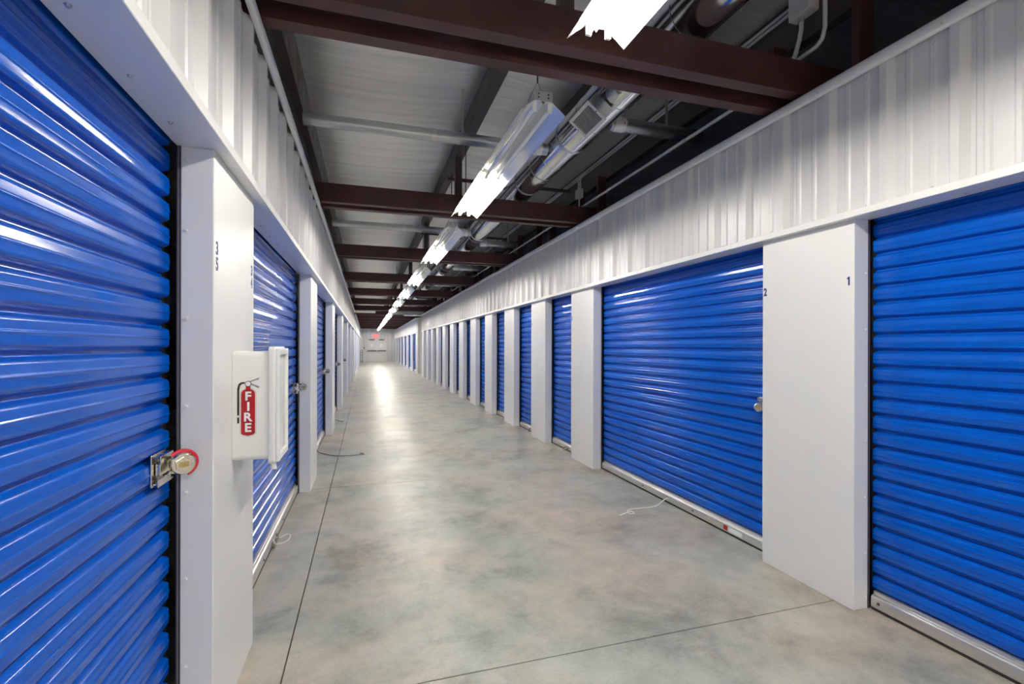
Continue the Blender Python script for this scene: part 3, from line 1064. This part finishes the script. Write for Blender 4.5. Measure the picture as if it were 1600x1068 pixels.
lb = ['slim grey branch duct crossing just past the first joist pair to the fire cabinet side', 'slim grey branch duct crossing past the second joist pair to the fire cabinet side', 'slim branch duct crossing far down the aisle to the fire cabinet side']
for y, l in zip((4.10, 7.45, 13.6), lb):
    branch('branch_duct', -0.48, 1.575, y, 3.19, 0.051, l, 1.47)
lb = ['shiny branch duct leaving the main duct behind the white register', 'shiny branch duct toward the conduit side past the second joist pair', 'shiny branch duct toward the conduit side past the third joist pair',
      'small far branch duct toward the conduit side past the fourth joist pair', 'smallest branch duct toward the conduit side, farthest down the aisle']
for y, l in zip((3.50, 8.25, 11.0, 14.1, 17.2), lb):
    branch('branch_duct', 1.895, 2.76, y, 3.21, 0.055, l, 1.97)

cd = empty('cross_duct', (-3.2, 23.0, 3.02))
MB().tube([(0, 0, 0), (3.0, 0, 0), (3.6, 0, 0)], 0.10, 24).build('pipe', M['duct'], cd, smooth=True, angle=50)
for xx in (0.6, 2.9):
    MB().tube([(xx, 0, 0.10), (xx, 0, 0.60)], 0.006, 6).build('hanger_rod', M['galv'], cd)
tag(cd, 'pale round duct above the cross aisle, fire cabinet side', 'duct')
ud = empty('air_handler', (2.1, 22.95, 3.0))
MB().box(-0.42, 0.42, -0.28, 0.28, -0.17, 0.05).build('casing', M['galv'], ud, bevel=0.01)
MB().box(0.42, 1.3, -0.15, 0.15, -0.13, 0.02).build('outlet', M['galv'], ud, bevel=0.005)
MB().box(-0.9, -0.42, -0.10, 0.10, -0.12, 0.0).build('inlet', M['duct_dull'], ud, bevel=0.005)
q = MB()
for xx in (-0.38, 0.38):
    for yy in (-0.24, 0.24):
        q.tube([(xx, yy, 0.04), (xx, yy, 0.66)], 0.006, 6)
q.build('hanger_rods', M['galv'], ud)
tag(ud, 'grey boxy air unit hanging above the cross aisle', 'air unit')

# ------------------------------------------------------------------ conduits and boxes on the conduit side
cn = empty('conduit', (2.50, 0, 3.085))
q = MB().tube([(0, 2.50, 0), (0, 22.0, 0)], 0.0135, 10)
q.build('pipe', M['pvc'], cn, smooth=True)
for y in (3.35, 6.4, 9.45):
    MB().tube([(0, y - 0.03, 0), (0, y + 0.03, 0)], 0.0165, 10).build('coupling', M['galv'], cn, smooth=True)
tag(cn, 'long straight conduit running above the cap of the conduit side wall', 'conduit')
tr_ = empty('conduit_pair', (2.648, 0, 3.60))
for dz in (0.0, -0.032):
    MB().tube([(0, -5.5, dz), (0, 44, dz)], 0.011, 8).build('pipe', M['pvc'], tr_, smooth=True)
tag(tr_, 'pair of thin pale conduits along the purlin above the studs', 'conduit')
jb = empty('junction_box', (2.50, 2.235, 3.44))
MB().box(-0.035, 0.035, -0.075, 0.075, -0.07, 0.11).build('box', M['pvc'], jb, bevel=0.004)
MB().box(-0.042, -0.035, -0.068, 0.068, -0.062, 0.10).build('cover', M['pvc'], jb, bevel=0.002)
q = MB().tube([(0, 0.015, -0.07), (0, 0.015, -0.14), (0, 0.03, -0.20), (0, 0.055, -0.265), (0, 0.078, -0.312)], 0.013, 10)
q.build('conduit', M['pvc'], jb, smooth=True)
q = MB().tube([(-0.02, -0.155, 0.12), (-0.02, -0.158, -0.10), (-0.02, -0.158, -0.24), (-0.02, -0.140, -0.296), (-0.02, -0.10, -0.318), (-0.02, -0.04, -0.320), (-0.015, 0.04, -0.322), (-0.01, 0.15, -0.340), (0.0, 0.262, -0.355)], 0.012, 10)
q.build('conduit', M['pvc'], jb, smooth=True)
MB().tube([(0, 0.015, -0.10), (0, 0.015, -0.065)], 0.017, 10).build('coupling', M['galv'], jb)
tag(jb, 'grey junction box with two curved conduits among the dark studs near the first joist', 'junction box')
sb = empty('outlet_box', (2.50, 5.39, 3.265))
MB().box(-0.03, 0.03, -0.055, 0.055, -0.055, 0.055).build('box', M['pvc'], sb, bevel=0.004)
MB().tube([(0, -0.03, 0.05), (0, -0.03, 0.14), (0, -0.055, 0.2), (0.05, -0.09, 0.25)], 0.010, 8).build('conduit', M['pvc'], sb, smooth=True)
MB().tube([(0, 0.02, 0.05), (0, 0.02, 0.13), (0, 0.035, 0.18), (0.05, 0.06, 0.24)], 0.010, 8).build('conduit', M['pvc'], sb, smooth=True)
MB().tube([(0, 0.0, -0.05), (0, 0.0, -0.175)], 0.010, 8).build('conduit', M['pvc'], sb, smooth=True)
tag(sb, 'small grey outlet box with two conduits above it, before the second joist pair', 'junction box')

# ------------------------------------------------------------------ fire extinguisher cabinet
FY0, FY1, FZ0, FZ1 = 2.118, 2.338, 0.935, 1.368
fc = empty('fire_cabinet', (XL, FY0, FZ0))
wy, wz = FY1 - FY0, FZ1 - FZ0


def rounded_prism(x0, x1, y0, y1, z0, z1, r, n=6):
    """box along x whose y-z section has rounded corners"""
    pts = []
    for cy, cz, a0 in ((y1 - r, z1 - r, 0), (y0 + r, z1 - r, 90), (y0 + r, z0 + r, 180), (y1 - r, z0 + r, 270)):
        for k in range(n + 1):
            a = R(a0 + 90 * k / n)
            pts.append((cy + r * math.cos(a), cz + r * math.sin(a)))
    return MB().prism(pts, lambda a, b: (x0, a, b), lambda a, b: (x1, a, b))


bd = rounded_prism(0.0, 0.132, 0.0, wy, 0.0, wz, 0.022).build('cabinet_body', M['plastic'], fc, bevel=0.004, smooth=True, angle=50)
dr = rounded_prism(0.132, 0.158, -0.012, wy + 0.012, -0.018, wz + 0.020, 0.018).build('cabinet_door', M['plastic'], fc, bevel=0.005, smooth=True, angle=50)
q = MB()
b0, b1, c0, c1 = 0.004, wy - 0.004, 0.0, wz
for bx in ((-0.008, 0.018, -0.010, wz + 0.012), (wy - 0.018, wy + 0.008, -0.010, wz + 0.012)):
    q.box(0.158, 0.172, bx[0], bx[1], bx[2], bx[3])
q.box(0.158, 0.172, 0.018, wy - 0.018, wz - 0.016, wz + 0.012)
q.box(0.158, 0.172, 0.018, wy - 0.018, -0.010, 0.018)
q.build('door_rim', M['plastic'], dr, bevel=0.004)
q = MB().box(0.158, 0.162, 0.05, wy - 0.05, 0.05, wz - 0.05).build('door_panel', M['plastic'], dr, bevel=0.001)
MB().tube([(0.150, 0.01, -0.040), (0.150, 0.01, -0.012)], [0.011, 0.008], 12).build('catch', M['plastic'], dr, smooth=True)
# printed extinguisher on the side that faces the entrance (plane y = 0 of the cabinet)
X0 = -XL * 0 + 0.0
px = lambda X: X - XL                      # world X to cabinet x
pz = lambda Z: Z - FZ0
st_ = empty('sticker')
st_.parent = fc


def flat(name, pts, m, layer, parent=st_):
    y = -0.0006 - 0.0005 * layer
    return MB().prism(pts, lambda a, b: (a, y, b), lambda a, b: (a, y + 0.0004, b)).build(name, m, parent)


xa, xb_, zb, ztp = px(-0.4735), px(-0.4210), pz(1.036), pz(1.226)
xm_ = (xa + xb_) / 2
rr = (xb_ - xa) / 2


def bottle(g):
    p = []
    for k in range(9):
        a = PI * k / 8
        p.append((xm_ + (rr + g) * math.cos(a), ztp - 0.026 + (0.022 + g) * math.sin(a)))
    p += [(xa - g, zb + 0.008), (xa + 0.008 - g * 0.5, zb + 0.001 - g), (xm_, zb - 0.003 - g), (xb_ - 0.008 + g * 0.5, zb + 0.001 - g), (xb_ + g, zb + 0.008)]
    return p


flat('print_outline', bottle(0.0022), M['ink'], 0)
flat('print_halo', bottle(0.0015), M['whiteink'], 1)
flat('print_bottle', bottle(-0.0012), M['red'], 2)
flat('print_neck', [(xm_ - 0.009, ztp - 0.006), (xm_ + 0.009, ztp - 0.006), (xm_ + 0.007, ztp + 0.010), (xm_ - 0.007, ztp + 0.010)], M['red'], 3)
flat('print_gauge_ring', [(xm_ + 0.0115 * math.cos(a), ztp + 0.014 + 0.0115 * math.sin(a)) for a in [2 * PI * k / 16 for k in range(16)]], M['ink'], 4)
flat('print_gauge', [(xm_ + 0.0092 * math.cos(a), ztp + 0.014 + 0.0092 * math.sin(a)) for a in [2 * PI * k / 16 for k in range(16)]], M['whiteink'], 5)
# hose, levers
hx = xa - 0.0085
hose = [(hx - 0.0035, pz(1.085)), (hx + 0.0035, pz(1.085)), (hx + 0.0035, pz(1.215)), (hx + 0.006, pz(1.232)), (hx + 0.012, pz(1.2395)), (xm_ - 0.012, pz(1.2415)), (xm_ - 0.012, pz(1.2475)), (hx + 0.010, pz(1.2465)), (hx + 0.001, pz(1.240)), (hx - 0.0035, pz(1.222))]
flat('print_hose', hose, M['ink'], 3)
flat('print_nozzle', [(hx - 0.0028, pz(1.108)), (hx + 0.0028, pz(1.108)), (hx + 0.0028, pz(1.116)), (hx - 0.0028, pz(1.116))], M['whiteink'], 4)
for dz0, dz1 in ((0.020, 0.034), (0.013, -0.002)):
    flat('print_lever', [(xm_ + 0.004, ztp + dz0), (xm_ + 0.038, ztp + dz1 - 0.002), (xm_ + 0.040, ztp + dz1 + 0.005), (xm_ + 0.006, ztp + dz0 + 0.005)], M['greyink'], 3)
for k, ch in enumerate('FIRE'):
    text_mesh('print_letter', ch, 0.033, M['whiteink'], st_, (xm_ + 0.001, -0.0030, pz(1.192) - 0.0415 * k), (1, 0, 0), (0, 0, 1), 0.045, depth=0.0003, width=1.05)
tag(fc, 'white plastic fire extinguisher cabinet with a red FIRE print, on the nearest white post', 'cabinet')
